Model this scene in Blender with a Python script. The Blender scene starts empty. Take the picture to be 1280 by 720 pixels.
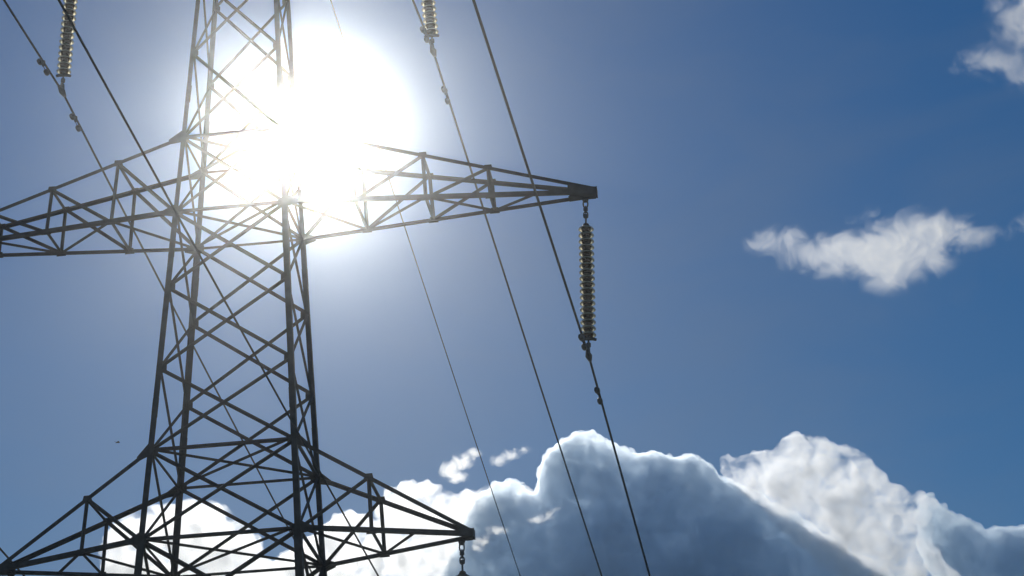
import bpy, bmesh, math, random
import numpy as np
from mathutils import Vector, Matrix, Quaternion
R_ = math.radians
scene = bpy.context.scene
COL = scene.collection
random.seed(7); np.random.seed(7)

# ------------------------------------------------------------------ camera, world, sun, exposure
F_PX = 2803.1                                   # focal length in pixels of a 1280 px wide picture
pit, rol = R_(25.3719), R_(2.2404)
Fv = Vector((0, math.cos(pit), math.sin(pit)))
U0 = Vector((0, -math.sin(pit), math.cos(pit))); R0 = Vector((1, 0, 0))
Rv = math.cos(rol) * R0 - math.sin(rol) * U0
Uv = math.sin(rol) * R0 + math.cos(rol) * U0
EYE = Vector((0, 0, 1.6))
cam_d = bpy.data.cameras.new('camera'); cam = bpy.data.objects.new('camera', cam_d); COL.objects.link(cam)
cam.matrix_world = Matrix(((Rv.x, Uv.x, -Fv.x, 0), (Rv.y, Uv.y, -Fv.y, 0), (Rv.z, Uv.z, -Fv.z, EYE.z), (0, 0, 0, 1)))
cam_d.sensor_width = 36; cam_d.lens = 36 * F_PX / 1280
cam_d.clip_start = 0.1; cam_d.clip_end = 20000
scene.camera = cam

def direction(x, y):
    d = Fv * F_PX + Rv * (x - 640) + Uv * (360 - y)
    return d.normalized()

SUN = direction(374, 170)
sun_el = math.asin(SUN.z); sun_az = math.atan2(SUN.x, SUN.y)
world = bpy.data.worlds.new('World'); scene.world = world; world.use_nodes = True
wt = world.node_tree; wt.nodes.clear()
sky = wt.nodes.new('ShaderNodeTexSky'); sky.sky_type = 'NISHITA'; sky.sun_disc = False
sky.sun_elevation = sun_el; sky.sun_rotation = sun_az
sky.altitude = 0; sky.air_density = 1.25; sky.dust_density = 0.12; sky.ozone_density = 2.5
hsv = wt.nodes.new('ShaderNodeHueSaturation'); hsv.inputs['Saturation'].default_value = 1.55; hsv.inputs['Hue'].default_value = 0.508
bg = wt.nodes.new('ShaderNodeBackground'); bg.inputs['Strength'].default_value = 0.125
wo = wt.nodes.new('ShaderNodeOutputWorld')
# a faint uneven veil of high cirrus across the blue
wtc = wt.nodes.new('ShaderNodeTexCoord'); wmp = wt.nodes.new('ShaderNodeMapping'); wmp.inputs['Scale'].default_value = (1, 1, 2.2); wmp.inputs['Rotation'].default_value = (0.3, 0.4, 0)
wn = wt.nodes.new('ShaderNodeTexNoise'); wn.inputs['Scale'].default_value = 9; wn.inputs['Detail'].default_value = 5; wn.inputs['Roughness'].default_value = 0.5; wn.inputs['Distortion'].default_value = 0.6
wr = wt.nodes.new('ShaderNodeMapRange'); wr.inputs['From Min'].default_value = 0.42; wr.inputs['From Max'].default_value = 0.72; wr.inputs['To Max'].default_value = 0.16
wm = wt.nodes.new('ShaderNodeMix'); wm.data_type = 'RGBA'; wm.inputs[7].default_value = (4.2, 5.0, 6.2, 1)
wt.links.new(wtc.outputs['Generated'], wmp.inputs[0]); wt.links.new(wmp.outputs[0], wn.inputs['Vector']); wt.links.new(wn.outputs[0], wr.inputs['Value'])
wt.links.new(sky.outputs[0], hsv.inputs['Color']); wt.links.new(hsv.outputs[0], wm.inputs[6]); wt.links.new(wr.outputs[0], wm.inputs[0]); wt.links.new(wm.outputs[2], bg.inputs[0]); wt.links.new(bg.outputs[0], wo.inputs[0])
world.cycles.sampling_method = 'MANUAL'; world.cycles.sample_map_resolution = 1024

sun_d = bpy.data.lights.new('sun', 'SUN'); sun_d.energy = 4.0; sun_d.angle = R_(0.53); sun_d.color = (1, 0.97, 0.90)
sun = bpy.data.objects.new('sun', sun_d); COL.objects.link(sun)
sun.rotation_euler = SUN.to_track_quat('Z', 'Y').to_euler(); sun.location = (0, 0, 50)

vs = scene.view_settings
vs.view_transform = 'Standard'; vs.look = 'None'; vs.gamma = 1; vs.use_curve_mapping = False
vs.exposure = -1.65
cy = scene.cycles
cy.max_bounces = 24; cy.volume_bounces = 22; cy.transparent_max_bounces = 32; cy.transmission_bounces = 6
cy.use_denoising = True; cy.sample_clamp_indirect = 6
cy.use_adaptive_sampling = False

# ------------------------------------------------------------------ materials
def mat(name, col, rough=0.6, metal=0.0, noise=0.0, scale=8, rust=None):
    m = bpy.data.materials.new(name); m.use_nodes = True; nt = m.node_tree
    b = nt.nodes['Principled BSDF']; b.inputs['Roughness'].default_value = rough; b.inputs['Metallic'].default_value = metal
    if noise:
        tc = nt.nodes.new('ShaderNodeTexCoord'); n = nt.nodes.new('ShaderNodeTexNoise'); n.inputs['Scale'].default_value = scale
        n.inputs['Detail'].default_value = 6
        r = nt.nodes.new('ShaderNodeValToRGB')
        r.color_ramp.elements[0].position = 0.3; r.color_ramp.elements[1].position = 0.7
        r.color_ramp.elements[0].color = (*(rust or [c * (1 - noise) for c in col]), 1)
        r.color_ramp.elements[1].color = (*[min(1, c * (1 + noise)) for c in col], 1)
        nt.links.new(tc.outputs['Object'], n.inputs['Vector']); nt.links.new(n.outputs[0], r.inputs[0]); nt.links.new(r.outputs[0], b.inputs['Base Color'])
        bp = nt.nodes.new('ShaderNodeBump'); bp.inputs['Strength'].default_value = 0.15; bp.inputs['Distance'].default_value = 0.01
        nt.links.new(n.outputs[0], bp.inputs['Height']); nt.links.new(bp.outputs[0], b.inputs['Normal'])
    else:
        b.inputs['Base Color'].default_value = (*col, 1)
    return m
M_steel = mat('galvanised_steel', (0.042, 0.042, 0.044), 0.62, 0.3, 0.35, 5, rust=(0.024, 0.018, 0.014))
M_fitting = mat('fitting_steel', (0.10, 0.10, 0.10), 0.5, 0.6, 0.3, 30)
M_wire = mat('aluminium_conductor', (0.055, 0.055, 0.06), 0.7, 0.2, 0.2, 40)
M_cap = mat('brown_iron_cap', (0.16, 0.085, 0.03), 0.45, 0.3, 0.3, 30)
M_bird = mat('bird_feathers', (0.05, 0.045, 0.04), 0.8, 0, 0.3, 20)
M_concrete = mat('footing_concrete', (0.35, 0.34, 0.32), 0.9, 0, 0.15, 6)

M_shell = mat('brown_porcelain', (0.16, 0.075, 0.012), 0.25, 0.0, 0.25, 30)
M_glass = bpy.data.materials.new('sun_bright_rim'); M_glass.use_nodes = True  # cream colour stands in for sunlight caught in the glass disc's edge
nt = M_glass.node_tree; pb = nt.nodes['Principled BSDF']; nt.nodes.remove(pb)
tr = nt.nodes.new('ShaderNodeBsdfTranslucent'); tr.inputs[0].default_value = (1.0, 0.95, 0.80, 1)
rf = nt.nodes.new('ShaderNodeBsdfRefraction'); rf.inputs['Color'].default_value = (1, .93, .74, 1); rf.inputs['Roughness'].default_value = 0.45; rf.inputs['IOR'].default_value = 1.25
gl = nt.nodes.new('ShaderNodeBsdfGlossy'); gl.inputs[0].default_value = (1, .97, .88, 1); gl.inputs['Roughness'].default_value = 0.3
m1 = nt.nodes.new('ShaderNodeMixShader'); m1.inputs[0].default_value = 0.65; nt.links.new(tr.outputs[0], m1.inputs[1]); nt.links.new(rf.outputs[0], m1.inputs[2])
mx = nt.nodes.new('ShaderNodeMixShader'); mx.inputs[0].default_value = 0.12; nt.links.new(m1.outputs[0], mx.inputs[1]); nt.links.new(gl.outputs[0], mx.inputs[2]); nt.links.new(mx.outputs[0], nt.nodes['Material Output'].inputs['Surface'])

# grass ground
M_ground = bpy.data.materials.new('meadow_grass'); M_ground.use_nodes = True; nt = M_ground.node_tree; pb = nt.nodes['Principled BSDF']
n1 = nt.nodes.new('ShaderNodeTexNoise'); n1.inputs['Scale'].default_value = 0.15; n1.inputs['Detail'].default_value = 8
tc = nt.nodes.new('ShaderNodeTexCoord'); rr = nt.nodes.new('ShaderNodeValToRGB')
rr.color_ramp.elements[0].color = (0.045, 0.07, 0.02, 1); rr.color_ramp.elements[1].color = (0.11, 0.11, 0.045, 1)
nt.links.new(tc.outputs['Object'], n1.inputs['Vector']); nt.links.new(n1.outputs[0], rr.inputs[0]); nt.links.new(rr.outputs[0], pb.inputs['Base Color'])
pb.inputs['Roughness'].default_value = 0.95

# ------------------------------------------------------------------ helpers
def tag(o, label=None, cat=None, group=None, kind=None):
    if label: o['label'] = label
    if cat: o['category'] = cat
    if group: o['group'] = group
    if kind: o['kind'] = kind
    return o
def empty(name, loc, rz=0.0):
    o = bpy.data.objects.new(name, None); COL.objects.link(o); o.location = loc; o.rotation_euler = (0, 0, rz); o.empty_display_size = 0.5
    return o
def link_mesh(name, verts, faces, m, parent=None, smooth=False):
    me = bpy.data.meshes.new(name); me.from_pydata([tuple(v) for v in verts], [], faces); me.materials.append(m); me.update()
    if smooth:
        for p in me.polygons: p.use_smooth = True
    o = bpy.data.objects.new(name, me); COL.objects.link(o)
    if parent: o.parent = parent
    return o
def angle_geo(p, q, w, inward, t=None):
    """an L-section steel angle running from p to q; the heel points away from 'inward'"""
    p, q = Vector(p), Vector(q); d = (q - p).normalized(); t = t or max(0.008, w * 0.12)
    i = Vector(inward) - d * Vector(inward).dot(d)
    if i.length < 1e-4: i = d.orthogonal()
    i.normalize(); s = d.cross(i).normalized()
    e1 = (i + s).normalized(); e2 = (i - s).normalized()
    prof = [(0, 0), (w, 0), (w, t), (t, t), (t, w), (0, w)]
    off = -(e1 + e2) * w * 0.3
    V = [c + off + e1 * a + e2 * b for c in (p, q) for a, b in prof]
    Fs = [(k, (k + 1) % 6, 6 + (k + 1) % 6, 6 + k) for k in range(6)] + [(5, 4, 3, 2, 1, 0), (6, 7, 8, 9, 10, 11)]
    return V, Fs
def angle(name, p, q, w, inward, parent, m=None):
    V, Fs = angle_geo(p, q, w, inward)
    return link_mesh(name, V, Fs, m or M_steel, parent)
class MB:
    def __init__(s): s.v = []; s.f = []
    def add(s, V, Fs):
        n = len(s.v); s.v += [Vector(v) for v in V]; s.f += [tuple(n + i for i in f) for f in Fs]
    def plate(s, pts, nrm, t):
        nrm = Vector(nrm).normalized() * t / 2; k = len(pts)
        V = [Vector(p) + nrm for p in pts] + [Vector(p) - nrm for p in pts]
        s.add(V, [tuple(range(k)), tuple(range(2 * k - 1, k - 1, -1))] + [(i, i + k, (i + 1) % k + k, (i + 1) % k) for i in range(k)])
    def lathe(s, prof, n=16, c=(0, 0, 0), ax=None):
        q = Vector((0, 0, 1)).rotation_difference(Vector(ax)) if ax is not None else Quaternion()
        V = [Vector(c) + q @ Vector((r * math.cos(2 * math.pi * k / n), r * math.sin(2 * math.pi * k / n), z)) for r, z in prof for k in range(n)]
        Fs = [(j * n + k, j * n + (k + 1) % n, (j + 1) * n + (k + 1) % n, (j + 1) * n + k) for j in range(len(prof) - 1) for k in range(n)]
        Fs += [tuple(range(n - 1, -1, -1)), tuple((len(prof) - 1) * n + k for k in range(n))]
        s.add(V, Fs)
    def tube(s, pts, r, n=8):
        pts = [Vector(p) for p in pts]; V = []; N = len(pts); up = None
        for i, p in enumerate(pts):
            d = (pts[min(i + 1, N - 1)] - pts[max(i - 1, 0)]).normalized()
            if up is None: up = d.orthogonal().normalized()
            up = (up - d * up.dot(d)).normalized(); sd = d.cross(up)
            rad = r[i] if isinstance(r, (list, tuple)) else r
            V += [p + (up * math.cos(2 * math.pi * k / n) + sd * math.sin(2 * math.pi * k / n)) * rad for k in range(n)]
        Fs = [(j * n + k, j * n + (k + 1) % n, (j + 1) * n + (k + 1) % n, (j + 1) * n + k) for j in range(N - 1) for k in range(n)]
        Fs += [tuple(range(n - 1, -1, -1)), tuple((N - 1) * n + k for k in range(n))]
        s.add(V, Fs)
    def build(s, name, m, parent=None, smooth=False): return link_mesh(name, s.v, s.f, m, parent, smooth)

# ------------------------------------------------------------------ ground
g = MB()
N = 24; L = 2500.0
ts = [math.copysign(abs(u) ** 2.2, u) * L for u in np.linspace(-1, 1, N * 2 + 1)]
from mathutils import noise as mn
gv = [(x, y, 0.0 if math.hypot(x, y - 40) < 60 else 1.2 * (mn.noise(Vector((x * .004, y * .004, 0))) - .2) * min(1, (math.hypot(x, y - 40) - 60) / 300) - 0.3 * min(1, (math.hypot(x, y - 40) - 60) / 300)) for y in ts for x in ts]
K = len(ts)
g.add(gv, [(j * K + i, j * K + i + 1, (j + 1) * K + i + 1, (j + 1) * K + i) for j in range(K - 1) for i in range(K - 1)])
go = g.build('ground', M_ground, None, True); tag(go, 'flat green meadow under the power line', 'ground', kind='structure')

# ------------------------------------------------------------------ pylon
S = 1.25
PSI = R_(6.3106); az = R_(-7.6823); D = 35.6983 * S
BASE = Vector((D * math.sin(az), D * math.cos(az), 0))
A_ax = Vector((math.cos(PSI), -math.sin(PSI), 0)); B_ax = Vector((math.sin(PSI), math.cos(PSI), 0))
def tw(a, b, z): return BASE + A_ax * a + B_ax * b + Vector((0, 0, z))
def lv(v): return v * S + 1.6
ZL, ZLT, ZM, ZMT, ZT = lv(12.1098), lv(13.6867), lv(18.2023), lv(19.7192), lv(24.6714)
ZTT = ZT + 1.5; ZP = ZTT + 3.6
W_L, W_M, W_T = 2.621 * S / 2, 1.965 * S / 2, 1.2312 * S / 2
AR = 0.7651
AL, AM, AT = 3.961 * S, 6.3 * S, 3.4695 * S
def hw(z):
    if z >= ZTT: return W_T * 0.92 * (ZP - z) / (ZP - ZTT) + 0.06 * (z - ZTT) / (ZP - ZTT)
    if z >= ZM: return W_M + (W_T - W_M) * (z - ZM) / (ZT - ZM)
    return W_M + (W_L - W_M) * (z - ZM) / (ZL - ZM)
def cn(sa, sb, z): h = hw(z); return Vector((sa * h, sb * h * AR, z))
pylon = empty('power_pylon', BASE, -PSI)
tag(pylon, 'tall grey steel lattice pylon with three tiers of cross arms in front of the sun', 'pylon')
levels = [0.25, 4.6, 8.6, 12.0, 14.6, ZL, ZLT]
f_ = (262 - 350) ; 
zz = [ZM + (ZLT - ZM) * t for t in (1.0, 0.665, 0.325, 0.0)]       # three crossed panels between the lower and the middle arms
mid_up = [ZMT + (ZT - ZMT) * t for t in (0.0, 0.36, 0.69, 1.0)]
all_lv = levels[:-1] + zz + mid_up + [ZTT]
all_lv = levels + zz[1:] + mid_up + [ZTT]
corners = [(-1, -1), (1, -1), (1, 1), (-1, 1)]
for sa, sb in corners:
    mb = MB(); zs = [0.1, ZL, ZM, ZTT, ZP]; wds = [0.155, 0.122, 0.098, 0.085]
    for k in range(4):
        V, Fs = angle_geo(cn(sa, sb, zs[k]), cn(sa, sb, zs[k + 1]), wds[k], (-sa, -sb * 1.0, 0)); mb.add(V, Fs)
    # bolted joint sleeves and step bolts on the leg
    for z in [0.5 * (all_lv[i] + all_lv[i + 1]) for i in range(4, len(all_lv) - 2, 2)]:
        p = cn(sa, sb, z - 0.22); q = cn(sa, sb, z + 0.22)
        V, Fs = angle_geo(p, q, 0.13 if z < ZM else 0.107, (-sa, -sb, 0)); mb.add(V, Fs)
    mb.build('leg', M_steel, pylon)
    f = MB(); f.lathe([(0.5, -0.4), (0.5, 0.0), (0.32, 0.15), (0.30, 0.25)], 20, cn(sa, sb, 0.0)); f.build('footing', M_concrete, pylon)
faces = [((-1, -1), (1, -1), 'diagonal_brace', (0, 1, 0)), ((-1, 1), (1, 1), 'diagonal_brace', (0, -1, 0)),
         ((-1, -1), (-1, 1), 'side_brace', (1, 0, 0)), ((1, -1), (1, 1), 'side_brace', (-1, 0, 0))]
def bw(z): return 0.072 if z < ZL else 0.060 if z < ZM else 0.052
for i in range(len(all_lv) - 1):
    z0, z1 = all_lv[i], all_lv[i + 1]
    for c0, c1, nm, inn in faces:
        o_ = Vector(inn) * 0.012
        angle(nm, cn(*c0, z0) + o_, cn(*c1, z1) + o_, bw(z0), inn, pylon)
        o_ = Vector(inn) * 0.034
        if i >= 4 or True:
            angle(nm, cn(*c1, z0) + o_ , cn(*c0, z1) + o_, bw(z0), inn, pylon)
for z in (ZL, ZLT, ZM, ZMT, ZT, ZTT, levels[2]):
    for c0, c1, nm, inn in faces:
        angle('horizontal_brace', cn(*c0, z), cn(*c1, z), bw(z) * 1.05, (inn[0], inn[1], 0.6), pylon)
    if z != levels[2]:
        angle('plan_brace', cn(-1, -1, z + .02), cn(1, 1, z + .02), 0.06, (0, 0, 1), pylon)
        angle('plan_brace', cn(1, -1, z + .05), cn(-1, 1, z + .05), 0.06, (0, 0, 1), pylon)
# peak
for c0, c1, nm, inn in faces:
    angle(nm, cn(*c0, ZTT), cn(*c1, ZTT + 1.8), 0.055, inn, pylon); angle(nm, cn(*c1, ZTT) + Vector(inn) * .02, cn(*c0, ZTT + 1.8) + Vector(inn) * .02, 0.055, inn, pylon)
# corner gusset plates
for z in all_lv[5:-1]:
    s = 0.17 if z < ZMT - .1 else 0.13
    for sa, sb in corners:
        c = cn(sa, sb, z); mb = MB()
        mb.plate([c + Vector((-sa * .02, -sb * .02, -s)), c + Vector((-sa * s, -sb * .02, -s * .4)), c + Vector((-sa * s, -sb * .02, s * .4)), c + Vector((-sa * .02, -sb * .02, s))], (0, 1, 0), 0.012)
        mb.build('gusset_plate', M_steel, pylon)

def cross_arm(sgn, zb, zt, length, nodes, chord_w, web_w, tip_l):
    """pyramid arm: two bottom chords and two top chords meeting at the tip"""
    arm = bpy.data.objects.new('cross_arm', None); COL.objects.link(arm); arm.parent = pylon; arm.empty_display_size = .3
    tipn = {sb: Vector((sgn * length, sb * 0.09, zb)) for sb in (-1, 1)}
    tipt = {sb: Vector((sgn * length, sb * 0.09, zb + 0.10)) for sb in (-1, 1)}
    rb = {sb: cn(sgn, sb, zb) for sb in (-1, 1)}; rt = {sb: cn(sgn, sb, zt) for sb in (-1, 1)}
    bn = {sb: [rb[sb].lerp(tipn[sb], t) for t in [0] + nodes] for sb in (-1, 1)}
    tn = {sb: [rt[sb].lerp(tipt[sb], t) for t in [0] + nodes] for sb in (-1, 1)}
    for sb in (-1, 1):
        angle('chord', rb[sb], tipn[sb], chord_w, (0, -sb, 1), arm)
        angle('chord', rt[sb], tipt[sb], chord_w * 0.9, (0, -sb, -1), arm)
        for k in range(1, len(nodes) + 1):
            if k < len(nodes) or len(nodes) == 1 or True:
                angle('post', bn[sb][k], tn[sb][k], web_w, (0, -sb, 0), arm)
            angle('web_brace', tn[sb][k] + Vector((0, -sb * .015, 0)), bn[sb][k - 1] + Vector((0, -sb * .015, 0)), web_w, (0, -sb, 0), arm)
    start = -1 if sgn > 0 else 1                 # bottom-plane zigzag
    s_ = start
    for k in range(1, len(nodes) + 1):
        angle('plan_brace', bn[s_][k - 1], bn[-s_][k], web_w, (0, 0, 1), arm); s_ = -s_
        angle('strut', bn[-1][k], bn[1][k], web_w * .9, (0, 0, 1), arm)
        angle('strut', tn[-1][k], tn[1][k], web_w * .9, (0, 0, -1), arm)
    last = nodes[-1]
    t2 = last + (1 - last) * 0.45
    angle('plan_brace', bn[s_][-1], rb[-s_].lerp(tipn[-s_], t2), web_w, (0, 0, 1), arm)
    # gussets at nodes
    for sb in (-1, 1):
        for k in range(1, len(nodes) + 1):
            for P in (bn[sb][k], tn[sb][k]):
                mb = MB(); w = 0.11; y = Vector((0, -sb * .01, 0))
                mb.plate([P + y + Vector((-w, 0, -w * .6)), P + y + Vector((w, 0, -w * .6)), P + y + Vector((w * .7, 0, w * .7)), P + y + Vector((-w * .7, 0, w * .7))], (0, 1, 0), .012); mb.build('gusset_plate', M_steel, arm)
        # root gusset where the top chord meets the leg
        for P, Q, gl in ((rt[sb], tipt[sb], .34), (rb[sb], tipn[sb], .28)):
            d = (Q - P).normalized(); u = Vector((0, 0, 1)); o3 = Vector((0, sb * .03, 0)); mb = MB()
            mb.plate([P + o3 - u * .13 , P + o3 + d * gl - u * .055, P + o3 + d * gl + u * .055, P + o3 + u * .17], (0, 1, 0), .014)
            mb.build('gusset_plate', M_steel, arm)
    # solid tip: cheek plates, end plate, hanger lug
    mb = MB(); X = lambda t: sgn * (length - t)
    for sb in (-1, 1):
        hwid = 0.09 + tip_l * (hw(zb) * AR - .09) / (length - hw(zb))
        mb.plate([(X(-.06), sb * .10, zb - .045), (X(tip_l), sb * hwid, zb - .05), (X(tip_l), sb * hwid, zb + .12 + .14 * tip_l), (X(-.06), sb * .10, zb + .12)], (0, 1, 0), .016)
    mb.plate([(X(-.07), -.11, zb - .055), (X(-.07), .11, zb - .055), (X(-.07), .11, zb + .13), (X(-.07), -.11, zb + .13)], (1, 0, 0), .02)
    mb.plate([(X(-.04), -.10, zb - .06), (X(tip_l), -.10, zb - .06), (X(tip_l), .10, zb - .06), (X(-.04), .10, zb - .06)], (0, 0, 1), .016)
    mb.plate([(X(0.10), 0, zb - .04), (X(0.28), 0, zb - .04), (X(0.24), 0, zb - .19), (X(0.14), 0, zb - .19)], (0, 1, 0), .02)
    mb.build('tip_plate', M_steel, arm)
    return arm
for s in (-1, 1):
    cross_arm(s, ZL, ZLT, AL, [0.42], 0.095, 0.06, 0.22)
    cross_arm(s, ZM, ZMT, AM, [0.225, 0.455, 0.665], 0.088, 0.058, 0.55)
    cross_arm(s, ZT, ZTT, AT, [0.42], 0.08, 0.052, 0.22)

# ------------------------------------------------------------------ insulator strings
def on_plane(x, y, a, b=None, hd=None):
    """point where the picture ray (x, y) meets a vertical plane of the line"""
    d = direction(x, y)
    if hd is None: o = tw(0, b, 0); n = B_ax
    else:
        h = PSI + hd; o = tw(a, 0, 0); n = Vector((math.cos(h), -math.sin(h), 0))
    t = (o - EYE).dot(n) / d.dot(n)
    return EYE + d * t
LEN = 3.9
ND, PITCH = 18, 0.157
_masters = {}
def disc_meshes():
    sh = MB()   # bell-shaped glass shell, open underneath: an outer skin and an inner skin with ribs
    prof = [(0.045, 0.070), (0.080, 0.064), (0.108, 0.044), (0.114, 0.010), (0.108, -0.030), (0.100, -0.052), (0.090, -0.056),
            (0.086, -0.020), (0.078, 0.005), (0.072, -0.020), (0.064, -0.020), (0.060, 0.026), (0.045, 0.032)]
    sh.lathe(prof, 28)
    rm = MB(); rm.lathe([(0.112, 0.034), (0.140, 0.020), (0.164, -0.006), (0.174, -0.026), (0.168, -0.032), (0.154, -0.014), (0.136, 0.002), (0.112, 0.014)], 28)  # separate flange added to carry the sun-bright edge of the disc
    cp = MB(); cp.lathe([(0.040, 0.128), (0.062, 0.120), (0.072, 0.10), (0.078, 0.062), (0.092, 0.052), (0.092, 0.044), (0.080, 0.030), (0.078, -0.012), (0.060, -0.030), (0.040, -0.034)], 16)
    return sh, cp, rm
def insulator(label, p_top, p_bot, wire_dir):
    root = bpy.data.objects.new('insulator_string', None); COL.objects.link(root); root.location = p_top
    L_ = (p_bot - p_top).length
    q = Vector((0, 0, -1)).rotation_difference((p_bot - p_top).normalized()); root.rotation_mode = 'QUATERNION'; root.rotation_quaternion = q
    tag(root, label, 'insulator', 'insulator strings hanging from the cross arms'); root.empty_display_size = .3
    sc = L_ / LEN
    # hanger: shackle and links
    mb = MB()
    def link(z0, z1, w, ax, r=0.017):
        e = Vector((1, 0, 0)) if ax == 0 else Vector((0, 1, 0))
        pts = [Vector((0, 0, (z0 + z1) / 2)) + e * w * math.sin(2 * math.pi * k / 12) + Vector((0, 0, (z0 - z1) / 2 * math.cos(2 * math.pi * k / 12))) for k in range(13)]
        mb.tube(pts, r, 6)
    link(0.05, -0.17 * sc, .05, 0); link(-.12 * sc, -.30 * sc, .04, 1); link(-.26 * sc, -.43 * sc, .045, 0)
    mb.lathe([(.02, .04), (.05, .03), (.05, -.03), (.02, -.04)], 10, (0, 0, -.20 * sc)); mb.lathe([(.02, .05), (.055, .03), (.055, -.03), (.02, -.05)], 10, (0, 0, -.38 * sc)); mb.tube([(0, 0, -.40 * sc), (0, 0, -.70 * sc)], .02, 8)
    mb.build('hanger', M_fitting, root)
    if 'shell' not in _masters:
        sh, cp, rm = disc_meshes()
        a = sh.build('shell', M_shell, None, True); e = rm.build('rim', M_glass, None, True); b = cp.build('cap', M_cap, None, True)
        _masters['shell'], _masters['cap'], _masters['rim'] = a.data, b.data, e.data; bpy.data.objects.remove(e)
        bpy.data.objects.remove(a); bpy.data.objects.remove(b)
    z = -0.70 * sc
    for k in range(ND):
        d = bpy.data.objects.new('disc', _masters['shell']); COL.objects.link(d); d.parent = root; d.location = (0, 0, z); d.scale = (.96, .96, sc * .96)
        c = bpy.data.objects.new('cap', _masters['cap']); COL.objects.link(c); c.parent = d
        c = bpy.data.objects.new('rim', _masters['rim']); COL.objects.link(c); c.parent = d
        z -= PITCH * sc
    # arcing crossbar, yoke and suspension clamp
    mb = MB()
    mb.tube([(0, 0, z + .1), (0, 0, -L_ + .02)], .022, 8)
    mb.tube([(-.17, 0, z + .02), (-.09, 0, z + .045), (.09, 0, z + .045), (.17, 0, z + .02)], [.03, .04, .04, .03], 8)
    mb.lathe([(.02, .06), (.05, .04), (.05, -.04), (.02, -.06)], 10, (0, 0, z - .10))
    mb.build('yoke', M_fitting, root)
    wd_ = q.inverted() @ wire_dir.normalized()
    mb = MB(); c0 = Vector((0, 0, -L_))
    mb.tube([c0 - wd_ * .20 + Vector((0, 0, -.0)), c0 - wd_ * .1, c0, c0 + wd_ * .1, c0 + wd_ * .20], [.035, .055, .075, .055, .035], 10)
    mb.plate([c0 - wd_ * .05 + Vector((0, 0, .2)), c0 + wd_ * .05 + Vector((0, 0, .2)), c0 + wd_ * .11, c0 - wd_ * .11], wd_.cross(Vector((0, 0, 1))), .05)
    mb.build('suspension_clamp', M_fitting, root, True)
    return root

def top_pt(sgn, length, zb): return tw(sgn * (length - 0.19), 0, zb - 0.17)
TOP = {'mr': top_pt(1, AM, ZM), 'ml': top_pt(-1, AM, ZM), 'lr': top_pt(1, AL, ZL), 'll': top_pt(-1, AL, ZL), 'tr': top_pt(1, AT, ZT), 'tl': top_pt(-1, AT, ZT)}
BOT = {'mr': on_plane(736, 445, 0, 0.0), 'tr': on_plane(541.5, 64, 0, 0.0), 'tl': on_plane(77.5, 114, 0, 0.0)}
for k in ('ml', 'lr', 'll'): BOT[k] = TOP[k] + Vector((0.0, 0, -LEN))
LBL = {'mr': 'long string of brown, sun-rimmed discs hanging from the right tip of the middle arm',
       'ml': 'disc string under the far left tip of the middle arm, off the left edge',
       'lr': 'insulator string starting under the right tip of the lowest arm at the bottom edge',
       'll': 'insulator string starting under the left tip of the lowest arm, in the bottom left corner',
       'tr': 'brown sun-rimmed disc string at the top edge, right of the sun glare',
       'tl': 'brown sun-rimmed disc string at the top left corner, left of the tower'}

# ------------------------------------------------------------------ conductors
def wire_curve(c, hd, near, far, s_near=-70, s_far=230):
    """points of a sagging wire through c; near / far = (slope, curvature) on each side"""
    h = PSI + hd; dr = Vector((math.sin(h), math.cos(h), 0)); pts = []
    for s in list(np.arange(s_near, 0, 2.0)) + list(np.arange(0, s_far, 3.0)):
        m, k = near if s < 0 else far
        pts.append(c + dr * float(s) + Vector((0, 0, m * s + k * s * s)))
    return pts, dr
def fit(c, hd, picks, kfix=None):
    """slope and curvature so that the wire passes the picked directions"""
    h = PSI + hd; n = Vector((math.cos(h), -math.sin(h), 0)); dr = Vector((math.sin(h), math.cos(h), 0)); S_, Z_ = [], []
    for x, y in picks:
        d = direction(x, y); t = (c - EYE).dot(n) / d.dot(n); p = EYE + d * t; S_.append((p - c).dot(dr)); Z_.append(p.z - c.z)
    S_, Z_ = np.array(S_), np.array(Z_)
    if kfix is not None or len(S_) == 1:
        k = kfix or 0.0; m = float(((Z_ - k * S_ ** 2) * S_).sum() / (S_ ** 2).sum()); return m, k, S_
    m, k = np.linalg.lstsq(np.stack([S_, S_ ** 2], 1), Z_, rcond=None)[0]
    return float(m), float(k), S_
HD = R_(3.2)
KK = 0.0004
PICK = {'lr': ([(485, 720), (343, 480), (200, 230), (65, 0)], []), 'mr': ([(592, 0), (690, 305)], [(775, 585), (812, 720)]), 'tr': ([(516, 0)], [(600, 245), (650, 395), (700, 555), (750, 720)]),
        'tl': ([(5, 0)], [(125, 205), (205, 360), (243, 430), (300, 550), (350, 640)]), 'ml': ([], [(0, 685), (12, 700)])}
WL = {'mr': 'dark conductor clamped under the right tip of the middle arm, falling to the bottom edge',
      'tr': 'dark conductor clamped under the disc string at the top edge beside the sun glare',
      'tl': 'thin conductor clamped under the top left disc string, passing behind the lattice body',
      'ml': 'conductor cutting across the bottom left corner beside the lowest arm tip',
      'lr': 'thick near conductor running straight from the top left in front of the lattice body',
      'll': 'conductor under the left tip of the lowest arm, just below the bottom left corner'}
WP = {}
DIRS = {}
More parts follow.
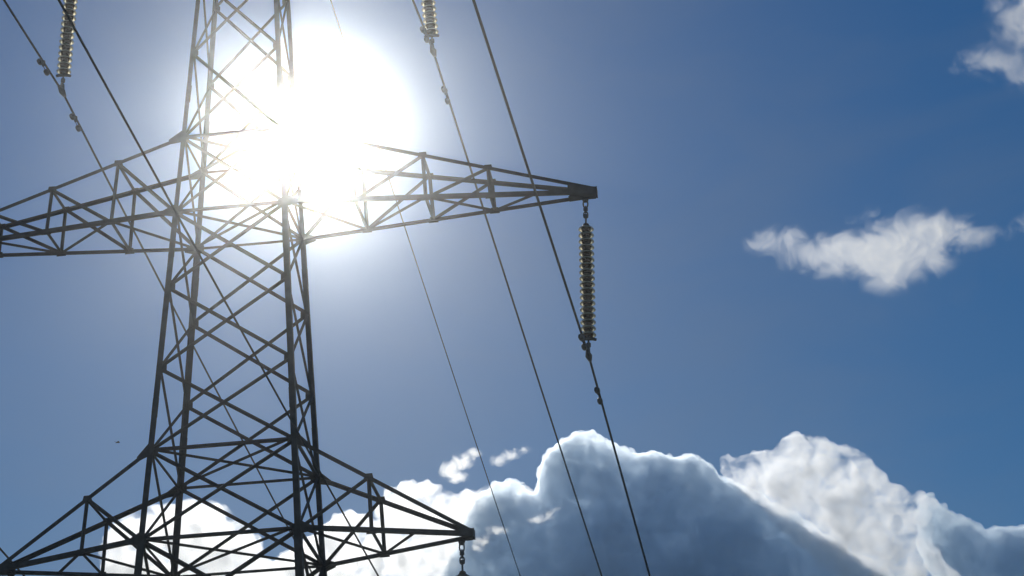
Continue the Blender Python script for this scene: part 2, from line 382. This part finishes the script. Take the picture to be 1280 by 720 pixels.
for k in ('mr', 'tr', 'tl', 'ml', 'lr', 'll'):
    near, far = (-0.10, KK), (-0.16, KK)
    if k in PICK:
        nn, ff = PICK[k]
        if nn: m, kk, s_ = fit(BOT[k], HD, nn, KK); near = (m, kk)
        m, kk, s_ = fit(BOT[k], HD, ff, KK) if ff else (-0.16, KK, nn and s_); far = (m, kk)
        print('WIRE', k, near, far, np.round(s_, 1))
    pts, dr = wire_curve(BOT[k], HD, near, far)
    WP[k] = (BOT[k], dr, near, far)
    mb = MB(); mb.tube(pts, 0.015 if k == 'lr' else 0.025, 8)
    tag(mb.build('overhead_wire', M_wire, None, True), WL[k], 'power cable', 'overhead wires of the line')
    insulator(LBL[k], TOP[k], BOT[k], dr + Vector((0, 0, 0.5 * (near[0] + far[0]))))
# earth wire from the peak
pk = tw(0, 0, ZP + 0.05)
c_e = pk
m, kk, s_ = fit(c_e, HD, [(400, 0), (500, 290), (655, 720)], KK); print('EARTH', m, s_)
pts, dr = wire_curve(c_e, HD, (-0.02, KK), (m, KK))
mb = MB(); mb.tube(pts, 0.017, 8); tag(mb.build('overhead_wire', M_wire, None, True), 'thinnest wire, coming out of the sun glare, passing right of the lowest arm', 'power cable', 'overhead wires of the line')
mb = MB(); mb.lathe([(.05, -.25), (.09, -.2), (.07, 0), (.05, .08)], 12, cn(0, 0, ZP)); mb.tube([(-.01, -.3, ZP + .05), (0, 0, ZP + .06), (.01, .3, ZP + .05)], .04, 8); mb.build('peak_cap', M_steel, pylon)
# ------------------------------------------------------------------ vibration dampers on the conductors
def damper(label, key, x, y):
    c, dr, near, far = WP[key]
    h = PSI + HD; n = Vector((math.cos(h), -math.sin(h), 0)); d = direction(x, y); t = (c - EYE).dot(n) / d.dot(n); s = (EYE + d * t - c).dot(dr)
    m, kk = near if s < 0 else far
    p = c + dr * s + Vector((0, 0, m * s + kk * s * s)); tan = (dr + Vector((0, 0, m + 2 * kk * s))).normalized()
    root = bpy.data.objects.new('vibration_damper', None); COL.objects.link(root); root.location = p; root.empty_display_size = .1
    tag(root, label, 'damper', 'vibration dampers clamped on the conductors')
    dn = Vector((0, 0, -1)); o = dn * 0.11
    mb = MB(); mb.tube([Vector((0, 0, .035)), Vector((0, 0, -.02)), o], [.035, .045, .025], 8); mb.build('clamp', M_fitting, root, True)
    mb = MB(); mb.tube([o - tan * .22 + dn * .02, o, o + tan * .22 + dn * .02], .01, 6); mb.build('messenger_cable', M_wire, root)
    for sg in (-1, 1):
        mb = MB(); e = o + tan * sg * .22 + dn * .02
        mb.tube([e - tan * sg * .10, e - tan * sg * .07, e, e + tan * sg * .05, e + tan * sg * .065], [.03, .055, .062, .055, .03], 10); mb.build('weight', M_fitting, root, True)
damper('small damper on the near side of the clamp at the top left, above it', 'tl', 54, 84)
damper('small damper below the clamp of the top left disc string', 'tl', 94, 156)
damper('small damper above the clamp at the top edge, beside the disc string', 'tr', 531, 48)
damper('small damper below the clamp of the disc string at the top edge', 'tr', 557, 112)
damper('small damper left of the lower end of the long middle arm disc string', 'mr', 728, 420)
damper('small damper on the wire below the long middle arm disc string', 'mr', 748, 492)

# ------------------------------------------------------------------ bird
bp = EYE + direction(147, 553) * 95
mb = MB()
body = [(-.20, .012), (-.14, .03), (-.05, .055), (.05, .06), (.12, .045), (.16, .032), (.19, .034), (.22, .022), (.25, .006)]
mb.tube([(x, 0, 0.01 * math.sin(x * 9)) for x, r in body], [r for x, r in body], 10)
for s in (-1, 1):
    L0 = [(.10, 0, .03), (.13, .16, .10), (.06, .34, .07), (-.05, .50, .0)]
    T0 = [(-.06, 0, .02), (-.05, .16, .085), (-.06, .32, .06), (-.08, .50, -.01)]
    V = [Vector((x, s * y, z)) for x, y, z in L0 + T0] + [Vector((x, s * y, z - .012)) for x, y, z in L0 + T0]
    Fs = []
    for k in range(3):
        Fs += [(k, k + 1, k + 5, k + 4), (k + 8, k + 12, k + 13, k + 9), (k, k + 8, k + 9, k + 1), (k + 4, k + 5, k + 13, k + 12)]
    Fs += [(3, 11, 15, 7), (0, 4, 12, 8)]
    mb.add(V, Fs)
mb.plate([(-.17, -.03, 0), (-.30, -.07, 0), (-.29, 0, 0), (-.30, .07, 0), (-.17, .03, 0)], (0, 0, 1), .012)
bd = mb.build('bird', M_bird, None, True); bd.location = bp; bd.rotation_euler = (R_(10), R_(5), R_(25)); bd.scale = (.45, .45, .45)
tag(bd, 'tiny dark bird far off in the blue left of the lattice body', 'bird')

# ------------------------------------------------------------------ clouds (real volumes 1.5 km away)
def cloud_mat(name, dens, g, col=(1, 1, 1), noise=None, back=0.0, step=0.1):
    """droplet volume with a forward lobe (silver rims) and a share of even scattering (sky light on the shaded side)"""
    m = bpy.data.materials.new(name); m.use_nodes = True; nt = m.node_tree; nt.nodes.clear()
    out = nt.nodes.new('ShaderNodeOutputMaterial'); v = nt.nodes.new('ShaderNodeVolumePrincipled'); last = v.outputs[0]; vs_ = [(v, 1 - back)]
    if back:
        v2 = nt.nodes.new('ShaderNodeVolumePrincipled'); ad = nt.nodes.new('ShaderNodeAddShader'); nt.links.new(v.outputs[0], ad.inputs[0]); nt.links.new(v2.outputs[0], ad.inputs[1]); last = ad.outputs[0]
        vs_.append((v2, back))
    nt.links.new(last, out.inputs['Volume'])
    src = None
    if noise:
        sc, thr, sharp, lo = noise
        tc = nt.nodes.new('ShaderNodeTexCoord'); n = nt.nodes.new('ShaderNodeTexNoise'); n.inputs['Scale'].default_value = sc; n.inputs['Detail'].default_value = 6; n.inputs['Roughness'].default_value = .6
        n.inputs['Distortion'].default_value = 0.4
        nt.links.new(tc.outputs['Object'], n.inputs['Vector'])
        mr = nt.nodes.new('ShaderNodeMapRange'); mr.inputs['From Min'].default_value = thr; mr.inputs['From Max'].default_value = thr + sharp; mr.inputs['To Min'].default_value = lo; mr.inputs['To Max'].default_value = 1
        nt.links.new(n.outputs[0], mr.inputs['Value']); src = mr.outputs[0]
        m.cycles.volume_step_rate = step
    for k, (w, share) in enumerate(vs_):
        w.inputs['Color'].default_value = (*col, 1); w.inputs['Anisotropy'].default_value = g if k == 0 else 0.0; w.inputs['Density'].default_value = dens * share
        if src:
            mu = nt.nodes.new('ShaderNodeMath'); mu.operation = 'MULTIPLY'; mu.inputs[1].default_value = dens * share; nt.links.new(src, mu.inputs[0]); nt.links.new(mu.outputs[0], w.inputs['Density'])
    return m
def in_poly(x, y, P):
    c = False; j = len(P) - 1
    for i in range(len(P)):
        if (P[i][1] > y) != (P[j][1] > y) and x < (P[j][0] - P[i][0]) * (y - P[i][1]) / (P[j][1] - P[i][1]) + P[i][0]: c = not c
        j = i
    return c
def edge_d(x, y, P):
    best = 1e9
    for i in range(len(P)):
        ax, ay = P[i]; bx, by = P[(i + 1) % len(P)]; dx, dy = bx - ax, by - ay
        t = max(0, min(1, ((x - ax) * dx + (y - ay) * dy) / (dx * dx + dy * dy + 1e-9)))
        best = min(best, math.hypot(x - ax - t * dx, y - ay - t * dy))
    return best
D3 = ((26, 5), (12, 4.5), (6, 3.0))
D2 = ((9, 4), (4, 2), (2.5, 1), (6, 2.5))
def drop_islands(me, least=400):
    bm = bmesh.new(); bm.from_mesh(me); seen = set(); kill = []
    for v in bm.verts:
        if v in seen: continue
        comp = [v]; seen.add(v); st = [v]
        while st:
            for e in st.pop().link_edges:
                for w in e.verts:
                    if w not in seen: seen.add(w); comp.append(w); st.append(w)
        if len(comp) < least: kill += comp
    bmesh.ops.delete(bm, geom=kill, context='VERTS'); bm.to_mesh(me); bm.free()
_ico = None
def cloud(label, poly, dist, rmin, rmax, n, m, voxel, disp, depth=1.0, seed=1, group='clouds'):
    """cumulus body: overlapping billows fused to one skin, roughened in two sizes"""
    global _ico
    rnd = random.Random(seed); px = dist / F_PX
    xs = [p[0] for p in poly]; ys = [p[1] for p in poly]
    if _ico is None:
        bm = bmesh.new(); bmesh.ops.create_icosphere(bm, subdivisions=2, radius=1); _ico = ([v.co.copy() for v in bm.verts], [tuple(v.index for v in f.verts) for f in bm.faces]); bm.free()
    mb = MB(); cnt = 0; tries = 0
    cx, cy_ = sum(xs) / len(xs), sum(ys) / len(ys); c0 = EYE + direction(cx, cy_) * dist
    while cnt < n and tries < n * 60:
        tries += 1
        x = rnd.uniform(min(xs), max(xs)); y = rnd.uniform(min(ys), max(ys))
        if not in_poly(x, y, poly): continue
        e = edge_d(x, y, poly)
        if e < rmin: continue
        if e > rmax and rnd.random() < .75: continue
        r = min(e, rmax) * rnd.uniform(.85, 1.05) ; cnt += 1
        dep = rnd.uniform(-1, 1) * min(e, rmax * 2.5) * px * depth * 1.2
        c = EYE + direction(x, y) * (dist + dep) - c0
        fr = rnd.uniform(.85, 1.15)
        mb.add([c + v * r * px * fr for v in _ico[0]], _ico[1])
    for i in range(len(poly)):          # small billows along the outline
        ax, ay = poly[i]; bx, by = poly[(i + 1) % len(poly)]; ln = math.hypot(bx - ax, by - ay)
        if min(ay, by) > 760: continue
        for _ in range(max(1, int(ln / 3.5))):
            t = rnd.random(); r = rnd.choice((rnd.uniform(2.5, 6), rnd.uniform(4, min(14, rmax * .45)))); nx, ny = (by - ay) / ln, -(bx - ax) / ln
            x, y = ax + (bx - ax) * t, ay + (by - ay) * t
            sgn = 1 if in_poly(x + nx * 2, y + ny * 2, poly) else -1
            x += sgn * nx * r * .75; y += sgn * ny * r * .75
            c = EYE + direction(x, y) * (dist + rnd.uniform(-1, 1) * 10 * px) - c0
            mb.add([c + v * r * px for v in _ico[0]], _ico[1])
    o = mb.build('cloud', m, None, True); o.location = c0
    rm = o.modifiers.new('r', 'REMESH'); rm.mode = 'VOXEL'; rm.voxel_size = voxel
    for i, (size, st) in enumerate(disp):
        tx = bpy.data.textures.new('cloud_lumps', 'VORONOI' if i < 3 else 'CLOUDS'); tx.noise_scale = size
        dm = o.modifiers.new('d', 'DISPLACE'); dm.texture = tx; dm.strength = -st; dm.mid_level = 0.35; dm.texture_coords = 'LOCAL'
    bpy.context.view_layer.update()
    ev = o.evaluated_get(bpy.context.evaluated_depsgraph_get()); me = bpy.data.meshes.new_from_object(ev)
    o.modifiers.clear(); old = o.data; o.data = me; bpy.data.meshes.remove(old)
    if not me.materials: me.materials.append(m)
    drop_islands(me)
    for p in me.polygons: p.use_smooth = True
    tag(o, label, 'cloud', group)
    print('CLOUD', label[:30], cnt, len(me.vertices))
    return o
import os
CL = os.environ.get('NOCLOUD') is None
if CL:
    M_thick = cloud_mat('thick_cloud', 0.17, 0.87, (0.885, 0.948, 1.0), (0.13, 0.36, 0.14, 0.12), 0.16, 0.07)  # bluish scatter colour stands in for the airlight in front of the shaded clouds
    M_light = cloud_mat('light_cloud', 0.10, 0.84, (1, 1, 1), (0.06, 0.43, 0.17, 0.04), 0.08, 0.06)
    M_bright = cloud_mat('sunlit_cloud', 0.08, 0.85, (1, 1, 1), (0.055, 0.42, 0.16, 0.0), 0.1, 0.06)
    # big shaded cloud in the middle
    A = [(540, 740), (560, 700), (578, 660), (594, 624), (612, 604), (638, 596), (656, 603), (667, 620), (671, 598), (680, 570), (703, 548), (720, 537), (740, 537), (756, 546), (775, 560), (800, 566),
         (830, 565), (860, 570), (885, 580), (905, 592), (935, 606), (980, 630), (1035, 665), (1085, 695), (1130, 725), (1180, 800), (1100, 860), (800, 880), (560, 860), (520, 780)]
    cloud('huge blue-grey shaded cloud with a thin bright rim, in the lower middle', A, 1500, 5, 55, 900, M_thick, 1.5, D3, 0.34, 3)
    G = [(462, 650), (480, 612), (505, 596), (540, 600), (575, 612), (600, 606), (640, 596), (662, 606), (672, 622), (650, 645), (615, 668), (590, 690), (560, 735), (470, 790), (440, 700)]
    cloud('white lumpy cloud shoulder just right of the lattice tower, behind the lowest arm', G, 1530, 4, 24, 240, M_light, 1.6, D3, 0.5, 21)
    C = [(1140, 645), (1150, 622), (1163, 616), (1174, 622), (1187, 636), (1205, 646), (1235, 660), (1262, 656), (1300, 654), (1400, 700), (1420, 800), (1300, 880), (1180, 860), (1190, 760), (1160, 710), (1142, 680)]
    cloud('grey cloud with a white ridge in the lower right corner', C, 1535, 4, 50, 500, M_thick, 1.5, D3, 0.42, 5)
    B = [(900, 580), (930, 568), (960, 560), (985, 545), (1007, 538), (1030, 547), (1050, 552), (1070, 552), (1090, 566), (1106, 588), (1112, 606), (1135, 610), (1160, 613), (1172, 632), (1162, 670), (1185, 700), (1205, 716), (1215, 760), (1120, 790), (1040, 730), (980, 670), (940, 630), (910, 605)]
    cloud('bright lumpy white cloud standing between the two grey ones', B, 1385, 4, 26, 420, M_light, 1.6, D3, 0.7, 8)
    Fp = [(120, 690), (135, 655), (165, 632), (205, 628), (240, 622), (275, 626), (305, 648), (325, 672), (335, 700), (420, 640), (445, 632), (475, 650), (480, 700), (470, 800), (300, 840), (130, 820)]
    cloud('brilliant white cloud behind the foot of the lattice tower', Fp, 1550, 5, 34, 420, M_bright, 2.0, D3, 0.8, 11)
    def wisp(label, blobs, dist, dens, seed, sc=0.06, k=0.9):
        """thin ragged cloud: density falls off from a few soft cores and is torn by noise"""
        px = dist / F_PX; cx = sum(b[0] for b in blobs) / len(blobs); cy_ = sum(b[1] for b in blobs) / len(blobs); c0 = EYE + direction(cx, cy_) * dist
        rnd = random.Random(seed); mb = MB(); cores = []
        bm = bmesh.new(); bmesh.ops.create_icosphere(bm, subdivisions=2, radius=1); V = [v.co.copy() for v in bm.verts]; Fs = [tuple(v.index for v in f.verts) for f in bm.faces]; bm.free()
        for x, y, rx, ry in blobs:
            c = EYE + direction(x, y) * (dist + rnd.uniform(-4, 4)) - c0; sx, sz = rx * px, ry * px
            sy = sz * 0.42; cores.append((c, (sx, sy, sz)))
            mb.add([c + Vector((v.x * sx, v.y * sy, v.z * sz)) * 1.12 for v in V], Fs)
        m = bpy.data.materials.new('thin_cloud'); m.use_nodes = True; nt = m.node_tree; nt.nodes.clear(); nd = nt.nodes.new; lk = nt.links.new
        out = nd('ShaderNodeOutputMaterial'); v = nd('ShaderNodeVolumePrincipled'); v.inputs['Color'].default_value = (1, .985, .95, 1); v.inputs['Anisotropy'].default_value = .76; lk(v.outputs[0], out.inputs['Volume'])
        tc = nd('ShaderNodeTexCoord'); prev = None
        def math_(op, a, b=None, clamp=False):
            n = nd('ShaderNodeMath'); n.operation = op; n.use_clamp = clamp
            for i, q in enumerate((a, b)):
                if q is None: continue
                if isinstance(q, (int, float)): n.inputs[i].default_value = q
                else: lk(q, n.inputs[i])
            return n.outputs[0]
        for c, sz in cores:
            s1 = nd('ShaderNodeVectorMath'); s1.operation = 'SUBTRACT'; lk(tc.outputs['Object'], s1.inputs[0]); s1.inputs[1].default_value = c
            s2 = nd('ShaderNodeVectorMath'); s2.operation = 'DIVIDE'; lk(s1.outputs[0], s2.inputs[0]); s2.inputs[1].default_value = sz
            s3 = nd('ShaderNodeVectorMath'); s3.operation = 'LENGTH'; lk(s2.outputs[0], s3.inputs[0])
            f = math_('SUBTRACT', 1.0, s3.outputs['Value'], True)
            prev = f if prev is None else math_('ADD', math_('MAXIMUM', prev, f), math_('MULTIPLY', math_('MINIMUM', prev, f), 0.4))
        n = nd('ShaderNodeTexNoise'); n.inputs['Scale'].default_value = sc; n.inputs['Detail'].default_value = 7; n.inputs['Roughness'].default_value = .68; n.inputs['Distortion'].default_value = .7
        lk(tc.outputs['Object'], n.inputs['Vector'])
        q = math_('ADD', math_('MULTIPLY', prev, 1.5), math_('MULTIPLY', math_('SUBTRACT', n.outputs[0], 0.60), k * 4.2))
        q = math_('MULTIPLY', math_('POWER', math_('MULTIPLY', q, 1.05, True), 2.2), dens); q = math_('MULTIPLY', q, math_('MULTIPLY', prev, 4.0, True)); lk(q, v.inputs['Density'])
        o = mb.build('cloud', m, None, True); o.location = c0
        rm = o.modifiers.new('r', 'REMESH'); rm.mode = 'VOXEL'; rm.voxel_size = min(b[3] for b in blobs) * px * .2
        bpy.context.view_layer.update(); ev = o.evaluated_get(bpy.context.evaluated_depsgraph_get()); me = bpy.data.meshes.new_from_object(ev); o.modifiers.clear(); o.data = me
        if not me.materials: me.materials.append(m)
        m.cycles.volume_step_rate = 0.25
        tag(o, label, 'cloud', 'clouds')
    wisp('small white puff above the left shoulder of the big cloud', [(560, 588, 22, 20), (578, 576, 24, 20), (592, 566, 14, 10), (575, 596, 22, 12)], 1450, 0.35, 31, 0.09)
    wisp('faint small puff just left of the big cloud top', [(622, 576, 17, 13), (638, 568, 20, 13), (654, 563, 14, 9)], 1450, 0.22, 32, 0.09)
    wisp('tiny bright scrap in front of the big cloud, beside a wire', [(670, 650, 17, 7), (686, 644, 17, 10), (695, 637, 10, 8)], 1250, 0.35, 33, 0.12)
    wisp('small bright scrap right of the lowest arm tip', [(603, 675, 18, 12), (618, 663, 20, 13), (597, 684, 14, 8)], 1250, 0.3, 34, 0.12)
    wisp('ragged thin white cloud floating alone on the right', [(948, 306, 34, 24), (980, 300, 48, 28), (1015, 318, 66, 36), (1060, 320, 76, 48), (1105, 308, 84, 64), (1140, 292, 72, 52), (1112, 338, 74, 44), (1155, 318, 60, 44), (1182, 286, 54, 40), (1212, 302, 46, 30), (1248, 290, 40, 18), (1290, 276, 40, 20)], 1400, 0.055, 16)
    wisp('thin white cloud cut by the top right corner', [(1300, 30, 66, 70), (1260, 74, 72, 38), (1218, 80, 50, 26), (1300, -20, 66, 60), (1265, 20, 50, 60), (1300, 96, 70, 30)], 1400, 0.04, 17)

# ------------------------------------------------------------------ haze: air added to stand in for lens glare round the sun
bpy.context.view_layer.update()
TOPZ = max((o.matrix_world @ Vector(c)).z for o in bpy.data.objects if o.type == 'MESH' and not o.name.startswith('cloud') for c in o.bound_box) + 1.0
print('HAZE TOP', TOPZ)
hz = MB(); X0, X1, Y0, Y1, Z0, Z1 = -2600, 2600, -2600, 2600, -3.5, TOPZ
hz.add([(x, y, z) for z in (Z0, Z1) for y in (Y0, Y1) for x in (X0, X1)], [(0, 2, 3, 1), (4, 5, 7, 6), (0, 1, 5, 4), (2, 6, 7, 3), (0, 4, 6, 2), (1, 3, 7, 5)])
M_haze = cloud_mat('glare_haze', 0.00052, 0.979, (.90, .95, 1))
ho = hz.build('haze', M_haze); tag(ho, 'thin added haze making the glare around the sun', 'haze', kind='stuff')
